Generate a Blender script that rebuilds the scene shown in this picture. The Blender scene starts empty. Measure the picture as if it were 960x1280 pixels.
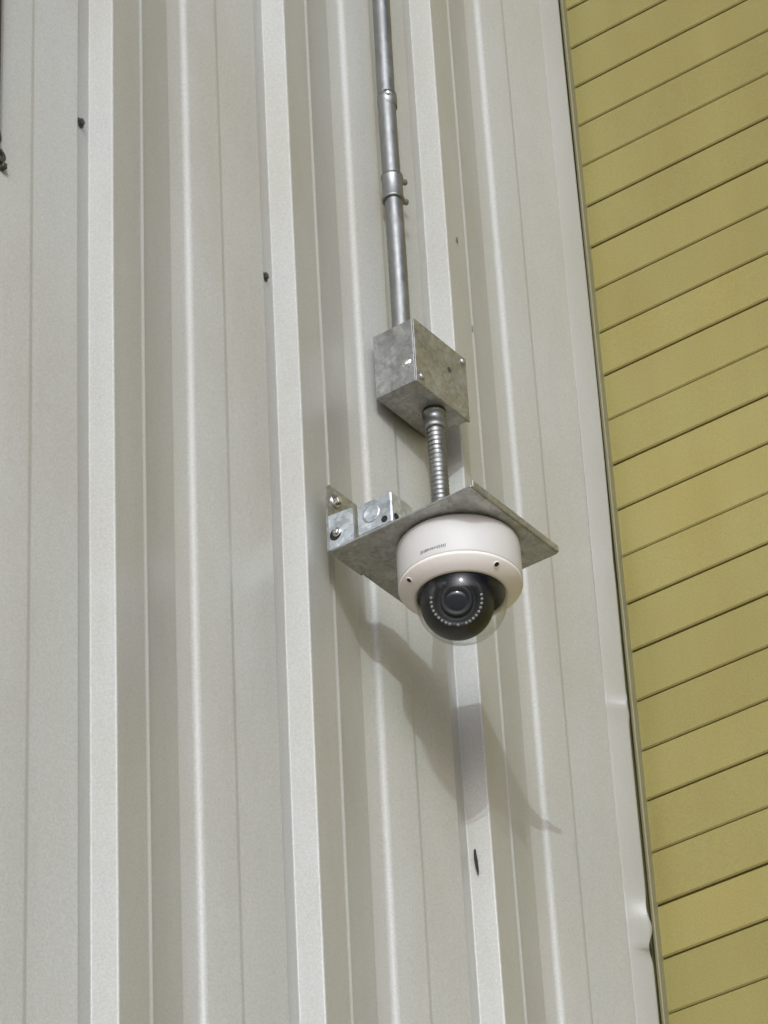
import bpy, math, random
from mathutils import Vector, Matrix
random.seed(7)
SC = bpy.context.scene
COL = SC.collection
R = math.radians

# ------------------------------------------------------------------ camera
ZO = 4.0                                   # the mounting zone is about four metres above the ground
YAW, PITCH, ROLL = R(55.414), R(35.02), R(-3.287)
CAM = Vector((-2.249, -1.8593, -2.496 + ZO))
d = Vector((math.cos(PITCH) * math.sin(YAW), math.cos(PITCH) * math.cos(YAW), math.sin(PITCH)))
r = Vector((math.cos(YAW), -math.sin(YAW), 0))
u = r.cross(d)
r2 = math.cos(ROLL) * r + math.sin(ROLL) * u
u2 = -math.sin(ROLL) * r + math.cos(ROLL) * u
cd = bpy.data.cameras.new('camera')
cam = bpy.data.objects.new('camera', cd)
COL.objects.link(cam)
cam.matrix_world = Matrix(((r2.x, u2.x, -d.x, CAM.x), (r2.y, u2.y, -d.y, CAM.y), (r2.z, u2.z, -d.z, CAM.z), (0, 0, 0, 1)))
cd.sensor_fit = 'VERTICAL'
cd.sensor_height = 36
cd.lens = 4690.6 / 1280 * 36
cd.clip_start = 0.05
cd.clip_end = 500
SC.camera = cam

# ------------------------------------------------------------------ light
to_light = Vector((-1.42, -1.0, 0.55)).normalized()
EL = math.asin(to_light.z)
AZ = math.atan2(to_light.x, to_light.y)
W = bpy.data.worlds.new('World')
SC.world = W
W.use_nodes = True
nt = W.node_tree
sky = nt.nodes.new('ShaderNodeTexSky')
sky.sky_type = 'NISHITA'
sky.sun_disc = False
sky.sun_elevation = EL
sky.sun_rotation = AZ % (2 * math.pi)
sky.air_density = 0.3
sky.dust_density = 6.0
sky.ozone_density = 3.0
bg = nt.nodes['Background']
bg.inputs['Strength'].default_value = 0.15
nt.links.new(sky.outputs[0], bg.inputs[0])
sl = bpy.data.lights.new('sun', 'SUN')
sl.energy = 1.35
sl.angle = R(0.5)
sl.color = (0.78, 0.925, 1.0)
so = bpy.data.objects.new('sun', sl)
COL.objects.link(so)
so.location = (-6, -5, 9)
so.rotation_euler = (-to_light).to_track_quat('-Z', 'Y').to_euler()
SC.view_settings.view_transform = 'Standard'
SC.view_settings.look = 'None'
SC.view_settings.exposure = 0.03
SC.view_settings.gamma = 1.0
SC.cycles.max_bounces = 8

# ------------------------------------------------------------------ materials
def mat(name, base, rough=0.5, metal=0.0, spec=0.5):
    m = bpy.data.materials.new(name)
    m.use_nodes = True
    b = m.node_tree.nodes['Principled BSDF']
    b.inputs['Base Color'].default_value = (*base, 1)
    b.inputs['Roughness'].default_value = rough
    b.inputs['Metallic'].default_value = metal
    b.inputs['Specular IOR Level'].default_value = spec
    return m, m.node_tree, b

def N(t, kind, **kw):
    n = t.nodes.new(kind)
    for k, v in kw.items():
        setattr(n, k, v)
    return n

def coords(t, scale=(1, 1, 1), world=True):
    if world:
        g = N(t, 'ShaderNodeNewGeometry')
        out = g.outputs['Position']
    else:
        g = N(t, 'ShaderNodeTexCoord')
        out = g.outputs['Object']
    mp = N(t, 'ShaderNodeMapping')
    mp.inputs['Scale'].default_value = scale
    t.links.new(out, mp.inputs['Vector'])
    return mp.outputs[0]

def noise(t, vec, scale, detail=3, rough=0.6):
    n = N(t, 'ShaderNodeTexNoise')
    n.inputs['Scale'].default_value = scale
    n.inputs['Detail'].default_value = detail
    n.inputs['Roughness'].default_value = rough
    t.links.new(vec, n.inputs['Vector'])
    return n.outputs[0]

def ramp(t, fac, stops):
    n = N(t, 'ShaderNodeValToRGB')
    e = n.color_ramp.elements
    while len(e) < len(stops):
        e.new(0.5)
    for el, (p, c) in zip(e, stops):
        el.position = p
        el.color = (*c, 1) if len(c) == 3 else c
    t.links.new(fac, n.inputs[0])
    return n.outputs[0]

def mix(t, a, b, fac, blend='MULTIPLY'):
    n = N(t, 'ShaderNodeMix', data_type='RGBA', blend_type=blend)
    if isinstance(fac, (int, float)):
        n.inputs[0].default_value = fac
    else:
        t.links.new(fac, n.inputs[0])
    for i, v in ((6, a), (7, b)):
        if isinstance(v, tuple):
            n.inputs[i].default_value = (*v, 1)
        else:
            t.links.new(v, n.inputs[i])
    return n.outputs[2]

def bump(t, b, h, strength, dist):
    n = N(t, 'ShaderNodeBump')
    n.inputs['Strength'].default_value = strength
    n.inputs['Distance'].default_value = dist
    t.links.new(h, n.inputs['Height'])
    t.links.new(n.outputs[0], b.inputs['Normal'])

def g3(v):
    return (v, v, v)

def painted(name, base, rough, speck=0.10, grime=0.10, warm=(0.86, 0.80, 0.70)):
    m, t, b = mat(name, base, rough)
    v = coords(t)
    fine = ramp(t, noise(t, v, 420, 2, 0.7), [(0.3, g3(1 - speck)), (0.7, g3(1.0))])
    mid = ramp(t, noise(t, coords(t, (9, 9, 1.2)), 1.0, 5, 0.65), [(0.35, g3(1 - grime)), (0.65, g3(1.0))])
    blot = ramp(t, noise(t, coords(t, (7, 7, 3)), 1.0, 4, 0.6), [(0.42, g3(1.0)), (0.75, warm)])
    c = mix(t, base, fine, 1.0)
    c = mix(t, c, mid, 1.0)
    c = mix(t, c, blot, 0.5)
    t.links.new(c, b.inputs['Base Color'])
    bump(t, b, noise(t, v, 300, 2, 0.6), 0.10, 0.0015)
    return m

def galvanised(name, base, rough=0.38, var=0.35, metal=1.0, sc=90):
    m, t, b = mat(name, base, rough, metal)
    v = coords(t, world=False)
    vo = N(t, 'ShaderNodeTexVoronoi')
    vo.inputs['Scale'].default_value = sc
    nz = noise(t, v, 30, 3)
    dv = mix(t, v, nz, 0.04, 'ADD')
    t.links.new(dv, vo.inputs['Vector'])
    sep = N(t, 'ShaderNodeSeparateColor')
    t.links.new(vo.outputs['Color'], sep.inputs[0])
    sp = ramp(t, sep.outputs[0], [(0.0, g3(1 - var * 0.9)), (1.0, g3(1.0))])
    st = ramp(t, noise(t, v, 26, 5, 0.65), [(0.3, g3(1 - var)), (0.68, g3(1.05))])
    c = mix(t, base, sp, 1.0)
    c = mix(t, c, st, 1.0)
    t.links.new(c, b.inputs['Base Color'])
    rr = ramp(t, noise(t, v, 45, 4), [(0.3, g3(rough - 0.10)), (0.7, g3(rough + 0.16))])
    t.links.new(rr, b.inputs['Roughness'])
    bump(t, b, noise(t, v, 40, 4), 0.25, 0.002)
    return m

M = {}
M['cream'] = painted('cream_paint', (0.490, 0.482, 0.440), 0.33, 0.19, 0.08)
M['trim'] = painted('trim_paint', (0.345, 0.332, 0.285), 0.36, 0.08, 0.06)
M['yellow'] = painted('yellow_paint', (0.325, 0.276, 0.092), 0.5, 0.20, 0.10, (0.92, 0.84, 0.66))
_t = M['yellow'].node_tree
_b = _t.nodes['Principled BSDF']
_src = _b.inputs['Base Color'].links[0].from_socket
_oi = N(_t, 'ShaderNodeObjectInfo')
_t.links.new(mix(_t, _src, ramp(_t, _oi.outputs['Random'], [(0.0, (0.90, 0.90, 0.89)), (1.0, (1.04, 1.03, 1.0))]), 1.0), _b.inputs['Base Color'])
M['olive'] = painted('olive_paint', (0.21, 0.19, 0.10), 0.5, 0.08, 0.08)
M['backing'] = mat('dark_backing', (0.15, 0.13, 0.045), 0.9)[0]
M['galv'] = galvanised('galvanised_steel', (0.56, 0.555, 0.525), 0.48, 0.30, 1.0, 200)
M['galv_light'] = galvanised('bright_galvanised_steel', (0.78, 0.83, 0.85), 0.44, 0.38, 0.85, 150)
M['emt'] = galvanised('conduit_steel', (0.30, 0.30, 0.285), 0.46, 0.12, 1.0, 30)
M['flex'] = galvanised('flexible_steel', (0.27, 0.265, 0.25), 0.44, 0.2, 1.0, 60)
M['white'] = painted('white_enamel', (0.58, 0.555, 0.525), 0.55, 0.03, 0.04, (0.96, 0.94, 0.9))
M['bezel'] = painted('bounce_lit_white', (0.81, 0.745, 0.69), 0.55, 0.03, 0.04, (0.96, 0.94, 0.9))  # ground bounce from below put into the colour: lighter, warmer than the housing
M['black'] = mat('black_plastic', (0.009, 0.009, 0.009), 0.5, 0.0, 0.3)[0]
M['gloss'] = mat('black_lens_plastic', (0.008, 0.008, 0.009), 0.5, 0.0, 0.3)[0]
M['lens'] = mat('lens_glass', (0.012, 0.013, 0.018), 0.12, 0.0, 0.4)[0]
M['led'] = mat('led_lens', (0.27, 0.265, 0.24), 0.35)[0]
M['dark'] = mat('dark_hole', (0.012, 0.011, 0.010), 0.8)[0]
M['rust'] = painted('dark_fastener', (0.06, 0.055, 0.045), 0.5, 0.2, 0.3)
M['ink'] = mat('grey_ink', (0.16, 0.16, 0.16), 0.5)[0]
M['bolt'] = galvanised('zinc_bolt', (0.75, 0.73, 0.68), 0.3, 0.2, 1.0)
M['shiny'] = mat('bright_zinc', (0.85, 0.85, 0.83), 0.22, 1.0)[0]
M['cable'] = painted('dark_cable', (0.05, 0.04, 0.03), 0.5, 0.1, 0.2)

def glass_mat():
    m = bpy.data.materials.new('clear_dome')
    m.use_nodes = True
    t = m.node_tree
    t.nodes.clear()
    o = N(t, 'ShaderNodeOutputMaterial')
    tr = N(t, 'ShaderNodeBsdfTransparent')
    tr.inputs[0].default_value = (0.93, 0.94, 0.93, 1)
    gl = N(t, 'ShaderNodeBsdfGlossy')
    gl.inputs['Roughness'].default_value = 0.13
    lw = N(t, 'ShaderNodeLayerWeight')
    lw.inputs[0].default_value = 0.5
    p = N(t, 'ShaderNodeMath', operation='POWER')
    p.inputs[1].default_value = 3.6
    t.links.new(lw.outputs['Facing'], p.inputs[0])
    a = N(t, 'ShaderNodeMath', operation='MULTIPLY_ADD')
    a.inputs[1].default_value = 0.75
    a.inputs[2].default_value = 0.035
    t.links.new(p.outputs[0], a.inputs[0])
    ms = N(t, 'ShaderNodeMixShader')
    t.links.new(a.outputs[0], ms.inputs[0])
    t.links.new(tr.outputs[0], ms.inputs[1])
    t.links.new(gl.outputs[0], ms.inputs[2])
    t.links.new(ms.outputs[0], o.inputs[0])
    return m
M['glass'] = glass_mat()

def ground_mat():
    m, t, b = mat('concrete_ground', (0.5, 0.49, 0.46), 0.85)
    v = coords(t)
    c = mix(t, (0.60, 0.53, 0.43), ramp(t, noise(t, v, 1.3, 6), [(0.3, g3(0.8)), (0.7, g3(1.0))]), 1.0)
    c = mix(t, c, ramp(t, noise(t, v, 60, 3), [(0.3, g3(0.85)), (0.7, g3(1.0))]), 1.0)
    t.links.new(c, b.inputs['Base Color'])
    bump(t, b, noise(t, v, 80, 3), 0.3, 0.003)
    return m
M['ground'] = ground_mat()

# ------------------------------------------------------------------ mesh helpers
WORLD = {}
class MB:
    def __init__(s):
        s.v = []; s.f = []; s.sm = []
    def add(s, vs, fs, smooth=False):
        o = len(s.v)
        s.v += [Vector(p) for p in vs]
        s.f += [tuple(i + o for i in f) for f in fs]
        s.sm += [smooth] * len(fs)
        return s
    def box(s, a, b, bev=0.0):
        x0, y0, z0 = a; x1, y1, z1 = b
        if bev <= 0:
            vs = [(x, y, z) for x in (x0, x1) for y in (y0, y1) for z in (z0, z1)]
            return s.add(vs, [(0, 1, 3, 2), (4, 6, 7, 5), (0, 4, 5, 1), (2, 3, 7, 6), (0, 2, 6, 4), (1, 5, 7, 3)])
        c = bev
        vs = []; ix = {}
        lo = (x0, y0, z0); hi = (x1, y1, z1)
        for sx in (0, 1):
            for sy in (0, 1):
                for sz in (0, 1):
                    sg = (sx, sy, sz)
                    for ax in range(3):
                        p = []
                        for k in range(3):
                            e = hi[k] if sg[k] else lo[k]
                            if k != ax:
                                e += -c if sg[k] else c
                            p.append(e)
                        ix[(sg, ax)] = len(vs); vs.append(tuple(p))
        fs = []
        for ax in range(3):
            o1, o2 = [k for k in range(3) if k != ax]
            for sd in (0, 1):
                q = []
                for (p1, p2) in ((0, 0), (1, 0), (1, 1), (0, 1)):
                    g = [0, 0, 0]; g[ax] = sd; g[o1] = p1; g[o2] = p2
                    q.append(ix[(tuple(g), ax)])
                fs.append(tuple(q))
        for ax in range(3):
            o1, o2 = [k for k in range(3) if k != ax]
            for p1 in (0, 1):
                for p2 in (0, 1):
                    g0 = [0, 0, 0]; g0[o1] = p1; g0[o2] = p2
                    g1 = list(g0); g1[ax] = 1
                    fs.append((ix[(tuple(g0), o1)], ix[(tuple(g1), o1)], ix[(tuple(g1), o2)], ix[(tuple(g0), o2)]))
        for sx in (0, 1):
            for sy in (0, 1):
                for sz in (0, 1):
                    fs.append(tuple(ix[((sx, sy, sz), a)] for a in range(3)))
        return s.add(vs, fs)
    def frame(s, axis):
        a = Vector(axis).normalized()
        t = Vector((0, 0, 1)) if abs(a.z) < 0.9 else Vector((1, 0, 0))
        e1 = a.cross(t).normalized(); e2 = a.cross(e1)
        return a, e1, e2
    def lathe(s, origin, axis, prof, n=32, smooth=True, ang=None, e1=None):
        """prof: list of (radius, height along axis)"""
        a, f1, f2 = s.frame(axis)
        if e1 is not None:
            f1 = Vector(e1).normalized(); f2 = a.cross(f1)
        o = Vector(origin)
        a0, a1 = ang if ang else (0, 2 * math.pi)
        m = n if not ang else n + 1
        vs = []
        for (rad, h) in prof:
            for i in range(m):
                th = a0 + (a1 - a0) * i / n
                vs.append(o + a * h + (f1 * math.cos(th) + f2 * math.sin(th)) * rad)
        fs = []
        for j in range(len(prof) - 1):
            for i in range(n):
                k = (i + 1) % m
                fs.append((j * m + i, j * m + k, (j + 1) * m + k, (j + 1) * m + i))
        return s.add(vs, fs, smooth)
    def tube(s, pts, rads, n=20, smooth=True, cap=True):
        pts = [Vector(p) for p in pts]
        vs = []; fs = []
        e1 = None
        for i, p in enumerate(pts):
            tg = (pts[min(i + 1, len(pts) - 1)] - pts[max(i - 1, 0)]).normalized()
            if e1 is None:
                t = Vector((0, 1, 0)) if abs(tg.y) < 0.9 else Vector((1, 0, 0))
                e1 = tg.cross(t).normalized()
            else:
                e1 = (e1 - tg * e1.dot(tg)).normalized()
            e2 = tg.cross(e1)
            rr = rads[i] if isinstance(rads, (list, tuple)) else rads
            for k in range(n):
                th = 2 * math.pi * k / n
                vs.append(p + (e1 * math.cos(th) + e2 * math.sin(th)) * rr)
        for i in range(len(pts) - 1):
            for k in range(n):
                kk = (k + 1) % n
                fs.append((i * n + k, i * n + kk, (i + 1) * n + kk, (i + 1) * n + k))
        s.add(vs, fs, smooth)
        if cap:
            s.add(vs[:n], [tuple(range(n))[::-1]])
            s.add(vs[-n:], [tuple(range(n))])
        return s
    def prism(s, poly, o, ex, ey, ez, t):
        """polygon in the plane (ex, ey) thickened by t along ez"""
        o = Vector(o); ex = Vector(ex); ey = Vector(ey); ez = Vector(ez)
        n = len(poly)
        vs = [o + ex * a + ey * b for a, b in poly] + [o + ex * a + ey * b + ez * t for a, b in poly]
        fs = [tuple(range(n))[::-1], tuple(range(n, 2 * n))] + [(i, (i + 1) % n, n + (i + 1) % n, n + i) for i in range(n)]
        return s.add(vs, fs)
    def mesh(s, name, m, c):
        me = bpy.data.meshes.new(name)
        me.from_pydata([tuple(p - c) for p in s.v], [], s.f)
        me.polygons.foreach_set('use_smooth', s.sm)
        me.materials.append(m)
        import bmesh
        bm = bmesh.new(); bm.from_mesh(me)
        bmesh.ops.recalc_face_normals(bm, faces=bm.faces)
        bm.to_mesh(me); bm.free()
        return me
    def build(s, name, m, parent=None):
        lo = Vector([min(p[k] for p in s.v) for k in range(3)])
        hi = Vector([max(p[k] for p in s.v) for k in range(3)])
        c = (lo + hi) / 2
        o = bpy.data.objects.new(name, s.mesh(name, m, c))
        COL.objects.link(o)
        place(o, c, parent)
        return o

def place(o, c, parent=None):
    WORLD[o] = Vector(c)
    if parent is not None:
        o.parent = parent
        o.location = Vector(c) - WORLD[parent]
    else:
        o.location = c

def dup(src, c, parent):
    o = src.copy()
    COL.objects.link(o)
    place(o, c, parent)
    return o

def thing(name, label, cat, loc, group=None):
    o = bpy.data.objects.new(name, None)
    o.empty_display_size = 0.05
    COL.objects.link(o)
    place(o, Vector(loc))
    o['label'] = label; o['category'] = cat
    if group:
        o['group'] = group
    return o

def Z(z):
    return z + ZO

def hexbolt(o, axis, rad, h, name, m, parent):
    b = MB()
    b.lathe(o, axis, [(rad * 1.55, 0), (rad * 1.55, h * 0.25), (rad * 1.0, h * 0.27)], 16)
    b.lathe(o, axis, [(rad, h * 0.25), (rad, h * 0.9), (rad * 0.85, h), (0.0001, h)], 6, False)
    return b.build(name, m, parent)

# ------------------------------------------------------------------ ground
g = MB().add([(-150, -250, 0), (150, -250, 0), (150, 60, 0), (-150, 60, 0)], [(0, 1, 2, 3)]).build('ground', M['ground'])
g['kind'] = 'structure'

# ------------------------------------------------------------------ ribbed metal wall
PITCH_X = 0.3048
wall = thing('metal_wall', 'cream painted ribbed metal wall carrying the security camera', 'wall', (-0.6, 0.05, 0))
# one period of the profile, starting at the lip beside the narrow ledge: (x, out, fillet radius)
PERIOD = [
    (-0.0345, -0.0177, 0.0003),
    (-0.0340, -0.0195, 0.0004),
    (-0.0060, -0.0272, 0.0022),
    (0.0000, 0.0000, 0.0024),
    (0.0630, -0.0169, 0.0015), (0.0665, -0.0162, 0.0020), (0.0690, -0.0165, 0.0020), (0.0722, -0.0194, 0.0015),
    (0.1345, -0.0361, 0.002),
    (0.1575, -0.0352, 0.0030), (0.1622, -0.0300, 0.0035),
    (0.2075, -0.0250, 0.0015), (0.2130, -0.0263, 0.0015),
]
def fillet(pts, seg=4):
    out = []
    for i, (x, y, rad) in enumerate(pts):
        if i in (0, len(pts) - 1) or rad <= 0:
            out.append((x, y)); continue
        p = Vector((x, y)); a = Vector(pts[i - 1][:2]); b = Vector(pts[i + 1][:2])
        da = (a - p); db = (b - p)
        la, lb = da.length, db.length
        da.normalize(); db.normalize()
        t = min(rad, la * 0.42, lb * 0.42)
        n = seg if rad > 0.0015 else 2
        for k in range(n + 1):
            q = k / n
            s = (p + da * t) * (1 - q) ** 2 + p * 2 * q * (1 - q) + (p + db * t) * q ** 2
            out.append((s.x, s.y))
    return out

ZB, ZT = 0.02, 5.55
def zlist():
    zs = [ZB]
    z = ZB
    while z < ZT - 0.001:
        z += 0.06 if z > 2.7 else 0.35
        zs.append(min(z, ZT))
    return zs
ZS = zlist()
def wob(x, z):
    """slow oil-canning of the thin sheet: (dx, dout)"""
    dx = 0.0011 * math.sin(1.7 * z + 3.1 * x) + 0.0007 * math.sin(4.3 * z + 9 * x + 1)
    do = 0.0003 * math.sin(2.9 * z + 21 * x) + 0.00025 * math.sin(7.1 * z + 13 * x + 2)
    return dx, do

def sheet(k0, k1, xmax=None):
    pts = []
    for k in range(k0, k1 + 1):
        for (x, o, rad) in PERIOD:
            pts.append((x + k * PITCH_X, o, rad))
    xe = (k1 + 1) * PITCH_X - 0.0345 - 0.0004
    pts.append((xe, -0.0174, 0))
    if xmax is not None:
        pts = [p for p in pts if p[0] < xmax] + [(xmax, -0.0172, 0)]
    prof = fillet(pts)
    m = len(prof)
    vs = []; fs = []
    for z in ZS:
        for (x, o) in prof:
            dx, do = wob(x, z)
            vs.append((x + dx, -(o + do), z))
    for j in range(len(ZS) - 1):
        for i in range(m - 1):
            fs.append((j * m + i, j * m + i + 1, (j + 1) * m + i + 1, (j + 1) * m + i))
    # sheet thickness at its bottom end
    n0 = len(vs)
    for (x, o) in prof:
        dx, do = wob(x, ZB)
        vs.append((x + dx, -(o + do) + 0.002, ZB))
    for i in range(m - 1):
        fs.append((i + 1, i, n0 + i, n0 + i + 1))
    return MB().add(vs, fs, True)
for k0, k1, xm in ((-9, -7, None), (-6, -4, None), (-3, -1, None), (0, 2, 0.902)):
    sheet(k0, k1, xm).build('siding_panel', M['cream'], wall)
MB().box((-2.78, 0.045, 0.0), (1.3, 0.14, ZT + 0.01)).build('wall_backing', M['backing'], wall)

# corner trim of the metal wall, dented in two places
def corner_trim():
    base = [(0.8972, 0.0172), (0.8985, 0.0158), (0.9190, 0.0034), (0.9208, 0.0026), (0.9216, 0.0034), (0.9220, 0.0060), (0.9214, 0.0300)]
    vs = []; fs = []
    zs = [ZB]
    while zs[-1] < ZT - 0.001:
        step = 0.005 if 3.2 < zs[-1] < 4.2 else 0.06
        zs.append(min(ZT, zs[-1] + step))
    m = len(base)
    for z in zs:
        zr = z - ZO
        def bmp(c, w):
            q = (zr - c) / w
            return math.exp(-q * q)
        lean = 0.0035 * math.sin(0.9 * zr + 0.5) + 0.0016 * math.sin(6.0 * zr)
        kink = -0.0030 * bmp(-0.532, 0.012) - 0.0028 * bmp(-0.485, 0.02) + 0.0026 * bmp(-0.508, 0.012)
        kink += -0.0030 * bmp(-0.215, 0.007) + 0.003 * bmp(-0.228, 0.010)
        kink += -0.0012 * bmp(-0.01, 0.03)
        bul = 0.0024 * bmp(-0.505, 0.013) - 0.0018 * bmp(-0.535, 0.012) + 0.002 * bmp(-0.212, 0.008)
        for i, (x, y) in enumerate(base):
            w = i / (m - 1) if i < 3 else 1.0
            vs.append((x + lean * (1 if i > 1 else 0.4) + kink * w, y - bul * w * (1 if i < 6 else 0), z))
    for j in range(len(zs) - 1):
        for i in range(m - 1):
            fs.append((j * m + i, j * m + i + 1, (j + 1) * m + i + 1, (j + 1) * m + i))
    return MB().add(vs, fs, True)
corner_trim().build('corner_trim', M['trim'], wall)

# fasteners of the metal wall, sunk beside the pan lip
scr = None
for (x, z) in ((-0.0265, Z(0.040)), (0.2785, Z(0.027))):
    b = MB()
    b.lathe((x, 0.0222, z), (0.05, -1, 0), [(0.0062, 0), (0.0062, 0.001), (0.0040, 0.0016)], 16)
    b.lathe((x, 0.0222, z), (0.05, -1, 0), [(0.0040, 0.001), (0.0040, 0.0045), (0.0001, 0.0052)], 6, False)
    b.build('screw', M['rust'], wall)
# slit torn in the flank of the third rib
b = MB()
poly = [(-0.0014, 0.014), (0.0006, 0.016), (0.0020, 0.002), (0.0026, -0.011), (0.0016, -0.016), (-0.0002, -0.008), (-0.0016, 0.004)]
fx = Vector((0.007, -0.0275, 0)).normalized()
b.prism(poly, (2 * PITCH_X - 0.0048, 0.0175, Z(-0.555)), fx, (0, 0, 1), Vector((-0.0275, -0.007, 0)).normalized(), 0.0012)
b.build('torn_slit', M['dark'], wall)
# small scuffs on the third rib face
for (x, z, w, h) in ((2 * PITCH_X + 0.033, Z(0.300), 0.006, 0.010), (2 * PITCH_X + 0.064, Z(0.190), 0.0022, 0.011)):
    b = MB()
    poly = [(-w / 2, -h * 0.3), (w * 0.2, -h / 2), (w / 2, 0), (w * 0.15, h / 2), (-w * 0.3, h * 0.2)]
    o = -(0.268 * (x - 2 * PITCH_X)) if x - 2 * PITCH_X < 0.056 else -(0.268 * (x - 2 * PITCH_X) - 0.0006)
    b.prism(poly, (x, -o - 0.0009, z), Vector((1, 0.2, 0)).normalized(), (0, 0, 1), (0.2, -1, 0), 0.0006)
    b.build('scuff', M['cream_dark'] if 'cream_dark' in M else M['olive'], wall)

# ------------------------------------------------------------------ yellow plank wall
XP = 0.945
pw = thing('plank_wall', 'yellow wall of narrow horizontal planks meeting the metal wall at the corner', 'wall', (XP + 0.03, -1.2, 0))
DZ = 0.06735
ZJ = Z(0.6768)                              # a known seam
YL0, YL1 = -2.5, 0.004
def plank_mesh(gap):
    c = 0.0016
    b = MB()
    h0 = gap / 2; h1 = DZ - gap / 2
    prof = [(0.014, h0), (c, h0), (0.0, h0 + c * 1.2), (0.0, h1 - c), (c * 0.9, h1), (0.014, h1)]
    n = len(prof)
    vs = [(XP + x, YL0, z) for x, z in prof] + [(XP + x, YL1, z) for x, z in prof]
    fs = [(i, (i + 1) % n, n + (i + 1) % n, n + i) for i in range(n)] + [tuple(range(n))[::-1], tuple(range(n, 2 * n))]
    return b.add(vs, fs)
protos = {}
n_lo = int((ZJ - 0.03) / DZ)
for j in range(-12, n_lo + 1):
    ztop = ZJ - j * DZ                        # plank j hangs below seam j
    kind = 'wide' if j % 3 == 2 else ('thin' if j % 3 == 0 else 'mid')
    gap = {'wide': 0.0034, 'mid': 0.0020, 'thin': 0.0014}[kind]
    c = Vector((XP + 0.007 + random.uniform(-0.0006, 0.0006), (YL0 + YL1) / 2, ztop - DZ / 2 - DZ * 0 + random.uniform(-0.0004, 0.0004)))
    if kind not in protos:
        o = plank_mesh(gap).build('plank', M['yellow'], pw)
        place(o, c, pw)
        protos[kind] = o
    else:
        dup(protos[kind], c, pw)
MB().box((XP + 0.0045, -2.5, 0.0), (XP + 0.12, 0.040, ZT)).build('wall_backing', M['backing'], pw)
MB().box((0.9352, 0.0040, 0.02), (XP + 0.003, 0.0085, ZT), 0.001).build('channel_trim', M['olive'], pw)

# ------------------------------------------------------------------ bracket with mounting plate
px, py0, w_, d_, pz = 0.332, -0.010, 0.1554, 0.1772, Z(-0.3175)
x0, x1, yb, yf = px, px + w_, py0, py0 - d_
br = thing('camera_bracket', 'galvanised steel bracket with square plate bolted to the ribbed wall', 'bracket', (px + 0.02, -0.004, pz))
t = 0.003
b = MB().box((x0, yf, pz), (x1, yb, pz + t), 0.0006)
b.build('mounting_plate', M['galv'], br)
# turned-up lip along the front edge
MB().box((x0 + 0.001, yf - 0.0022, pz + 0.0005), (x1 - 0.001, yf - 0.0002, pz + 0.0085), 0.0005).build('plate_lip', M['galv'], br)
# wall flange: leaf with a sloped top corner
fl = MB()
poly = [(0.0, 0.0), (0.058, 0.0), (0.058, 0.078), (0.050, 0.0855), (0.004, 0.0855), (0.0, 0.081)]
fl.prism(poly, (x0 + 0.0015, -0.0055, pz + t), (1, 0, 0), (0, 0, 1), (0, -1, 0), 0.003)
fl.build('wall_flange', M['galv'], br)
hexbolt((x0 + 0.0145, -0.0085, pz + 0.0715), (0, -1, 0), 0.0050, 0.007, 'bolt', M['bolt'], br)
# short side tab, facing along the wall
tab = MB()
tab.prism([(0.0090, 0.0), (0.0405, 0.0), (0.0405, 0.0385), (0.0370, 0.0400), (0.0090, 0.0425)], (x0 + 0.0005, 0, pz + t), (0, -1, 0), (0, 0, 1), (1, 0, 0), 0.003)
tb = tab.build('side_tab', M['galv_light'], br)
MB().lathe((x0 + 0.0003, -0.0175, pz + 0.0190), (-1, 0, 0), [(0.0072, -0.0002), (0.0072, 0.0004), (0.0001, 0.0004)], 20, False).build('bolt_hole', M['dark'], tb)
hexbolt((x0 + 0.0003, -0.0195, pz + 0.0205), (-1, 0, 0), 0.0034, 0.0040, 'bolt', M['bolt'], tb)
# mounting box behind the plate edge
bx0, bx1, by0, by1 = x0 + 0.0005, x0 + 0.058, -0.0450, -0.0890
mb = MB().box((bx0, by1, pz + t), (bx1, by0, pz + t + 0.0385), 0.0015).build('mounting_box', M['galv_light'], br)
MB().lathe((bx0 - 0.0001, -0.0635, pz + 0.0240), (-1, 0, 0), [(0.0105, 0), (0.0105, 0.0006), (0.0090, 0.0008), (0.0080, 0.0003), (0.0001, 0.0003)], 28, True).build('knockout', M['galv_light'], mb)
MB().lathe((bx0 - 0.0002, -0.0795, pz + 0.0100), (-1, 0, 0), [(0.0038, 0), (0.0038, 0.0004), (0.0001, 0.0004)], 16, False).build('screw_hole', M['dark'], mb)
MB().lathe((bx0 + 0.0075, by1 - 0.0002, pz + 0.0125), (0, -1, 0), [(0.0040, 0), (0.0040, 0.0004), (0.0001, 0.0004)], 16, False).build('screw_hole', M['dark'], mb)
MB().lathe((x0 + 0.100, -0.075, pz + t), (0, 0, 1), [(0.0145, -0.0004), (0.0145, 0.010), (0.0125, 0.011), (0.0001, 0.011)], 24, False).build('conduit_hub', M['emt'], br)

# ------------------------------------------------------------------ dome security camera
hc = Vector((0.4115, -0.1145, pz))
sc = thing('security_camera', 'white dome security camera with black lens hanging under the steel plate', 'security camera', hc - Vector((0, 0, 0.001)))
DN = (0, 0, -1)
top = hc - Vector((0, 0, 0.0006))
MB().lathe(top, DN, [(0.0001, 0), (0.0625, 0), (0.0636, 0.0012), (0.0640, 0.004), (0.0640, 0.0440), (0.0632, 0.0462), (0.0610, 0.0468), (0.0500, 0.0468)], 72).build('housing', M['white'], sc)
bz = MB().lathe(top, DN, [(0.0618, 0.0462), (0.0636, 0.0466), (0.0640, 0.0480), (0.0630, 0.0500), (0.0500, 0.0598), (0.0478, 0.0606), (0.0462, 0.0600), (0.0455, 0.0580), (0.0455, 0.0500)], 72).build('bezel', M['bezel'], sc)
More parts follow.
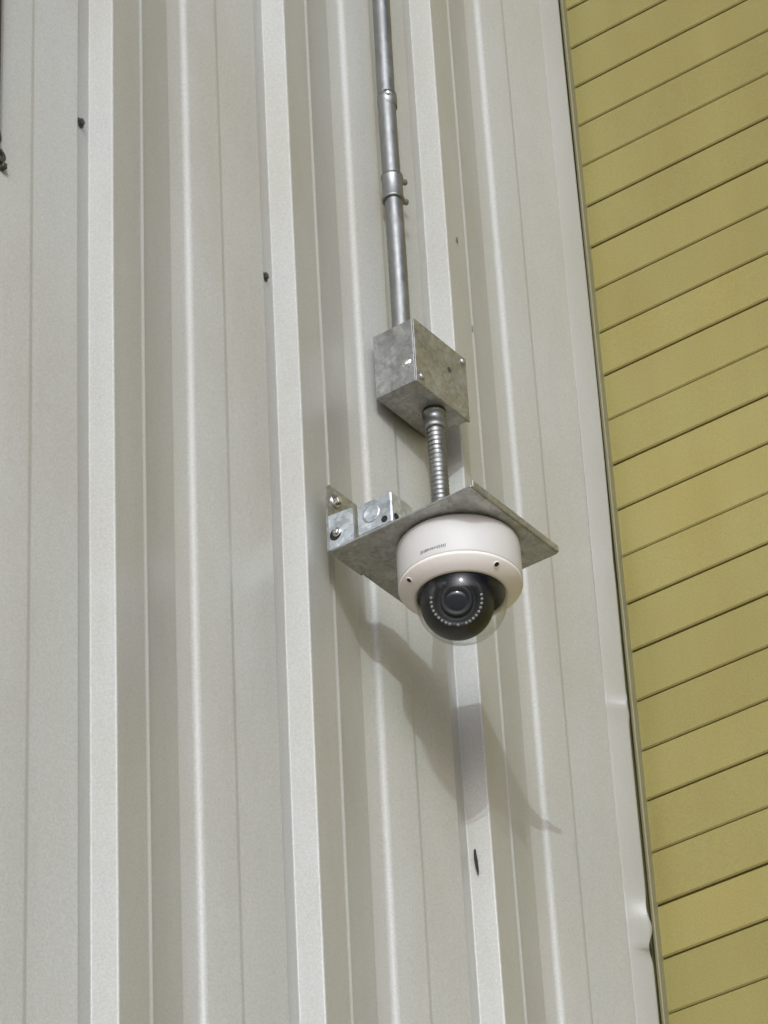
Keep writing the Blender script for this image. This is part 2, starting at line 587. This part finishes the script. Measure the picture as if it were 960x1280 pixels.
# inner dark well
MB().lathe(top, DN, [(0.0454, 0.0585), (0.0450, 0.0520), (0.0001, 0.0500)], 48).build('inner_well', M['black'], sc)
# lens ball aimed down at the photographer
dc = top - Vector((0, 0, 0.0635))
RD = 0.0470
vdir = (CAM - dc).normalized()
rgt = Vector((0, 0, 1)).cross(vdir).normalized()
upv = vdir.cross(rgt)
bc = dc - Vector((0, 0, 0.0048)) - rgt * 0.0045
aim = (vdir + upv * 0.17 + rgt * -0.03).normalized()
RB = 0.0375
flat = 0.0250
rf = math.sqrt(RB * RB - flat * flat)
prof = []
for k in range(25):
    th = math.pi - (math.pi - math.asin(rf / RB)) * k / 24
    prof.append((max(RB * math.sin(th), 0.0001), RB * math.cos(th)))
prof += [(rf - 0.0008, flat + 0.0003), (0.0225, flat + 0.0003), (0.0215, flat - 0.0030), (0.0170, flat - 0.0034)]
ball = MB().lathe(bc, aim, prof, 48).build('lens_module', M['black'], sc)
brl = MB().lathe(bc, aim, [(0.0172, flat - 0.0036), (0.0165, flat - 0.0006), (0.0145, flat - 0.0002), (0.0120, flat - 0.001), (0.0105, flat - 0.002)], 40).build('lens_barrel', M['gloss'], ball)
MB().lathe(bc, aim, [(0.0116, flat - 0.0024), (0.0100, flat - 0.0014), (0.0070, flat - 0.0008), (0.0035, flat - 0.0005), (0.0001, flat - 0.0004)], 32).build('lens_glass', M['lens'], ball)
a_, e1_, e2_ = MB().frame(aim)
ur = (upv - aim * upv.dot(aim)).normalized()
rr_ = ur.cross(aim).normalized()
first = None
angs = [R(a) for a in (8, -2, -12, -22, -32, -42, -52, -62, -71, -90, -109, -118, -128, -138, -148, -158, -168, -178, -188)]
for i, a in enumerate(angs):
    c = bc + aim * (flat + 0.0006) + (rr_ * -math.cos(a) + ur * math.sin(a)) * 0.0257
    if first is None:
        first = MB().lathe(c, aim, [(0.00150, -0.0004), (0.00150, 0.0004), (0.0010, 0.0010), (0.0001, 0.0013)], 10).build('led', M['led'], ball)
        off = WORLD[first] - c
    else:
        dup(first, c + off, ball)
# clear dome
prof = []
for k in range(29):
    th = R(99) * (1 - k / 28)
    prof.append((max(RD * math.sin(th), 0.0001), RD * math.cos(th)))
MB().lathe(dc, DN, prof, 64).build('dome_cover', M['glass'], sc)
# recessed screws on the sloped bezel
sn = Vector((0, 0, -1))
def bezel_pt(phi, q):
    rad = 0.0630 + (0.0500 - 0.0630) * q; h = 0.0500 + (0.0598 - 0.0500) * q
    dirv = Vector((math.cos(phi), math.sin(phi), 0))
    nrm = (dirv * 0.0098 + sn * 0.0130).normalized()
    return top + dirv * rad + sn * h, nrm
hv = math.atan2(vdir.y, vdir.x)
for phi, mm in ((hv + R(40), M['dark']), (hv - R(62), M['rust'])):
    p, nrm = bezel_pt(phi, 0.35)
    s_ = MB().lathe(p, nrm, [(0.0036, -0.0006), (0.0036, 0.0005), (0.0028, 0.0009), (0.0026, -0.0002), (0.0001, -0.0002)], 18).build('bezel_screw', M['bezel'], sc)
    MB().lathe(p, nrm, [(0.0026, -0.0001), (0.0026, 0.0003), (0.0001, 0.0003)], 14, False).build('screw_recess', mm, s_)
# small worn grey wordmark, too worn to read: a row of slanted ink strokes on the housing side
wm = MB()
for k in range(15):
    ph = hv - R(36) + R(1.75) * k
    dirv = Vector((math.cos(ph), math.sin(ph), 0)); tg = Vector((-math.sin(ph), math.cos(ph), 0))
    o = top + dirv * 0.06405 - Vector((0, 0, 0.0378))
    hh = 0.0042 if k in (0, 14) else random.choice((0.0022, 0.0030, 0.0034, 0.0026))
    wd = random.choice((0.0006, 0.0008, 0.0010))
    wm.prism([(-wd, -hh / 2), (wd * 0.5, -hh / 2), (wd * 1.4, hh / 2), (-wd * 0.1, hh / 2)], o, tg, (0, 0, 1), dirv, 0.0002)
wm.build('wordmark', M['ink'], sc)

# ------------------------------------------------------------------ junction box
jx0, jx1, jyb, jyf, jz0, jz1 = 0.4700, 0.5700, 0.0170, -0.0370, Z(-0.0290), Z(0.0565)
jb = thing('junction_box', 'square galvanised junction box between the rigid and flexible conduits', 'junction box', ((jx0 + jx1) / 2, jyb, jz0))
MB().box((jx0, jyf + 0.0012, jz0), (jx1 - 0.001, jyb, jz1), 0.0003).build('box_body', M['galv'], jb)
cv = MB().box((jx0 + 0.0003, jyf - 0.0010, jz0 - 0.001), (jx1 + 0.0006, jyf + 0.0016, jz1 + 0.001), 0.0003).build('cover_plate', M['galv'], jb)
for (x, z) in ((jx0 + 0.010, jz0 + 0.010), (jx1 - 0.006, jz1 - 0.006)):
    MB().lathe((x, jyf - 0.0012, z), (0, -1, 0), [(0.0042, 0), (0.0040, 0.0016), (0.0022, 0.0026), (0.0001, 0.0022)], 16).build('cover_screw', M['galv'], cv)
MB().lathe((jx0 + 0.066, jyf - 0.0012, jz0 + 0.052), (0, -1, 0), [(0.0032, -0.001), (0.0032, 0.0003), (0.0001, 0.0003)], 14, False).build('screw_hole', M['rust'], cv)
MB().lathe((jx0 + 0.0002, -0.0262, jz0 + 0.0300), (-1, -0.1, 0.05), [(0.0068, -0.0006), (0.0060, 0.0008), (0.0045, 0.0016), (0.0022, 0.0021), (0.0001, 0.0023)], 24).build('glint_nub', M['shiny'], jb)  # shiny raised nub added to catch a sun glint on the left face

# ------------------------------------------------------------------ rigid conduit above the box
cx_, cy_ = 0.5070, 0.0030
rc = thing('rigid_conduit', 'rigid steel conduit running straight up from the junction box', 'conduit', (cx_, cy_, jz1))
RC = 0.0105
pts = [(cx_ + 0.0012 * math.sin(k * 0.8), cy_, jz1 + 0.001 + (5.5 - jz1) * k / 24) for k in range(25)]
MB().tube(pts, RC, 28).build('pipe', M['emt'], rc)
zc = Z(0.421)
cp = MB().lathe((cx_, cy_, zc), (0, 0, 1), [(RC + 0.0002, -0.0105), (RC + 0.0010, -0.010), (RC + 0.0012, 0.004), (RC + 0.0010, 0.0095), (RC + 0.0002, 0.010)], 32).build('coupling', M['emt'], rc)
ld = Vector((-0.72, -0.70, 0)).normalized()
MB().lathe(Vector((cx_, cy_, Z(0.4245))) + ld * (RC + 0.0008), ld + Vector((0, 0, -0.1)), [(0.0036, 0), (0.0036, 0.0012), (0.0030, 0.0022), (0.0016, 0.0028), (0.0001, 0.0030)], 16).build('set_screw', M['shiny'], cp)
# strap holding the conduit on the wall
zs0, zs1 = Z(0.269), Z(0.305)
st = MB()
st.lathe((cx_, cy_, zs0), (0, 0, 1), [(RC + 0.0004, 0), (RC + 0.0026, 0.0002), (RC + 0.0026, 0.003), (RC + 0.0016, 0.006), (RC + 0.0016, 0.030), (RC + 0.0026, 0.033), (RC + 0.0026, 0.0358), (RC + 0.0004, 0.036)], 32)
strap = st.build('strap', M['emt'], rc)
for zz in (zs0 + 0.0035, zs1 - 0.003):
    MB().lathe((cx_ + RC + 0.0010, cy_ - 0.006, zz), (0.9, -0.5, 0.1), [(0.0038, -0.001), (0.0038, 0.0046), (0.0028, 0.0058), (0.0001, 0.0060)], 12).build('strap_screw', M['emt'], strap)
MB().lathe((cx_, cy_, jz1 + 0.0009), (0, 0, 1), [(RC + 0.0045, 0), (RC + 0.0045, 0.003), (RC + 0.0022, 0.0035), (RC + 0.0018, 0.010), (RC + 0.0002, 0.0105)], 24).build('box_connector', M['emt'], rc)

# ------------------------------------------------------------------ flexible conduit from the box to the plate
fx_, fy_ = 0.5310, -0.0170
ff = thing('flexible_conduit', 'ribbed flexible metal conduit between the junction box and the mounting plate', 'conduit', (x0 + 0.100, -0.075, pz + 0.012))
P0 = Vector((fx_, fy_, jz0 - 0.018)); P3 = Vector((x0 + 0.100, -0.075, pz + 0.0115))
zmid = Z(-0.165)
path = []
NS = 400
L1 = P0.z - zmid
def bez(q):
    a = Vector((fx_ + 0.002, fy_, zmid)); b_ = a - Vector((0, 0, 0.07)); c_ = P3 + Vector((0, 0, 0.05))
    return a * (1 - q) ** 3 + b_ * 3 * q * (1 - q) ** 2 + c_ * 3 * q * q * (1 - q) + P3 * q ** 3
for i in range(NS + 1):
    q = i / NS
    if q < 0.45:
        s_ = q / 0.45
        path.append(Vector((fx_ + 0.002 * s_ * s_ + 0.0012 * math.sin(math.pi * s_) , fy_, P0.z - L1 * s_)))
    else:
        path.append(bez((q - 0.45) / 0.55))
acc = [0]
for i in range(NS):
    acc.append(acc[-1] + (path[i + 1] - path[i]).length)
RF = 0.0102
rads = []
for s_ in acc:
    ph = (s_ / 0.0060) % 1.0
    rads.append(RF - 0.0007 + 0.0007 * (abs(math.sin(math.pi * ph))) ** 0.6)
MB().tube(path, rads, 20).build('hose', M['flex'], ff)
cn = MB().lathe((fx_, fy_, jz0 - 0.0012), (0, 0, -1), [(0.0130, 0), (0.0135, 0.001), (0.0135, 0.0038), (0.0112, 0.0045), (0.0112, 0.016), (0.0122, 0.0165), (0.0122, 0.0225), (0.0112, 0.0235), (0.0092, 0.0236)], 28).build('connector', M['emt'], ff)
MB().lathe((fx_ + 0.0110, fy_ - 0.003, jz0 - 0.0205), (1, -0.2, 0), [(0.0028, 0), (0.0028, 0.0035), (0.0018, 0.0042), (0.0001, 0.0042)], 12).build('clamp_screw', M['emt'], cn)

# ------------------------------------------------------------------ hanging cable end at the left edge
lx, ly = -0.1560, 0.022
hw = thing('hanging_cable', 'dark cable end hanging against the metal wall at the left edge', 'cable', (lx, ly, Z(-0.10)))
pts = [(lx + 0.0006 * math.sin(k), ly, Z(-0.060) + (5.5 - Z(-0.060)) * k / 12) for k in range(13)]
MB().tube(pts, 0.0052, 12).build('cord', M['cable'], hw)
MB().lathe((lx, ly, Z(-0.058)), (0, 0, -1), [(0.0052, -0.004), (0.0072, 0.005), (0.0078, 0.010), (0.0058, 0.016), (0.0001, 0.019)], 16).build('plug', M['rust'], hw)
cl = thing('cable_clip', 'small dark metal clip on the wall below the hanging cable end', 'clip', (lx + 0.016, 0.030, Z(-0.0925)))
cb = MB()
cb.lathe((lx + 0.0105, 0.026, Z(-0.081)), (0, -1, 0), [(0.0042, 0), (0.0076, 0), (0.0076, 0.004), (0.0042, 0.004), (0.0042, 0)], 14, False)
cb.build('clip_ring', M['rust'], cl)
MB().box((lx + 0.014, 0.022, Z(-0.0925)), (lx + 0.021, 0.0300, Z(-0.086)), 0.001).build('clip_foot', M['rust'], cl)
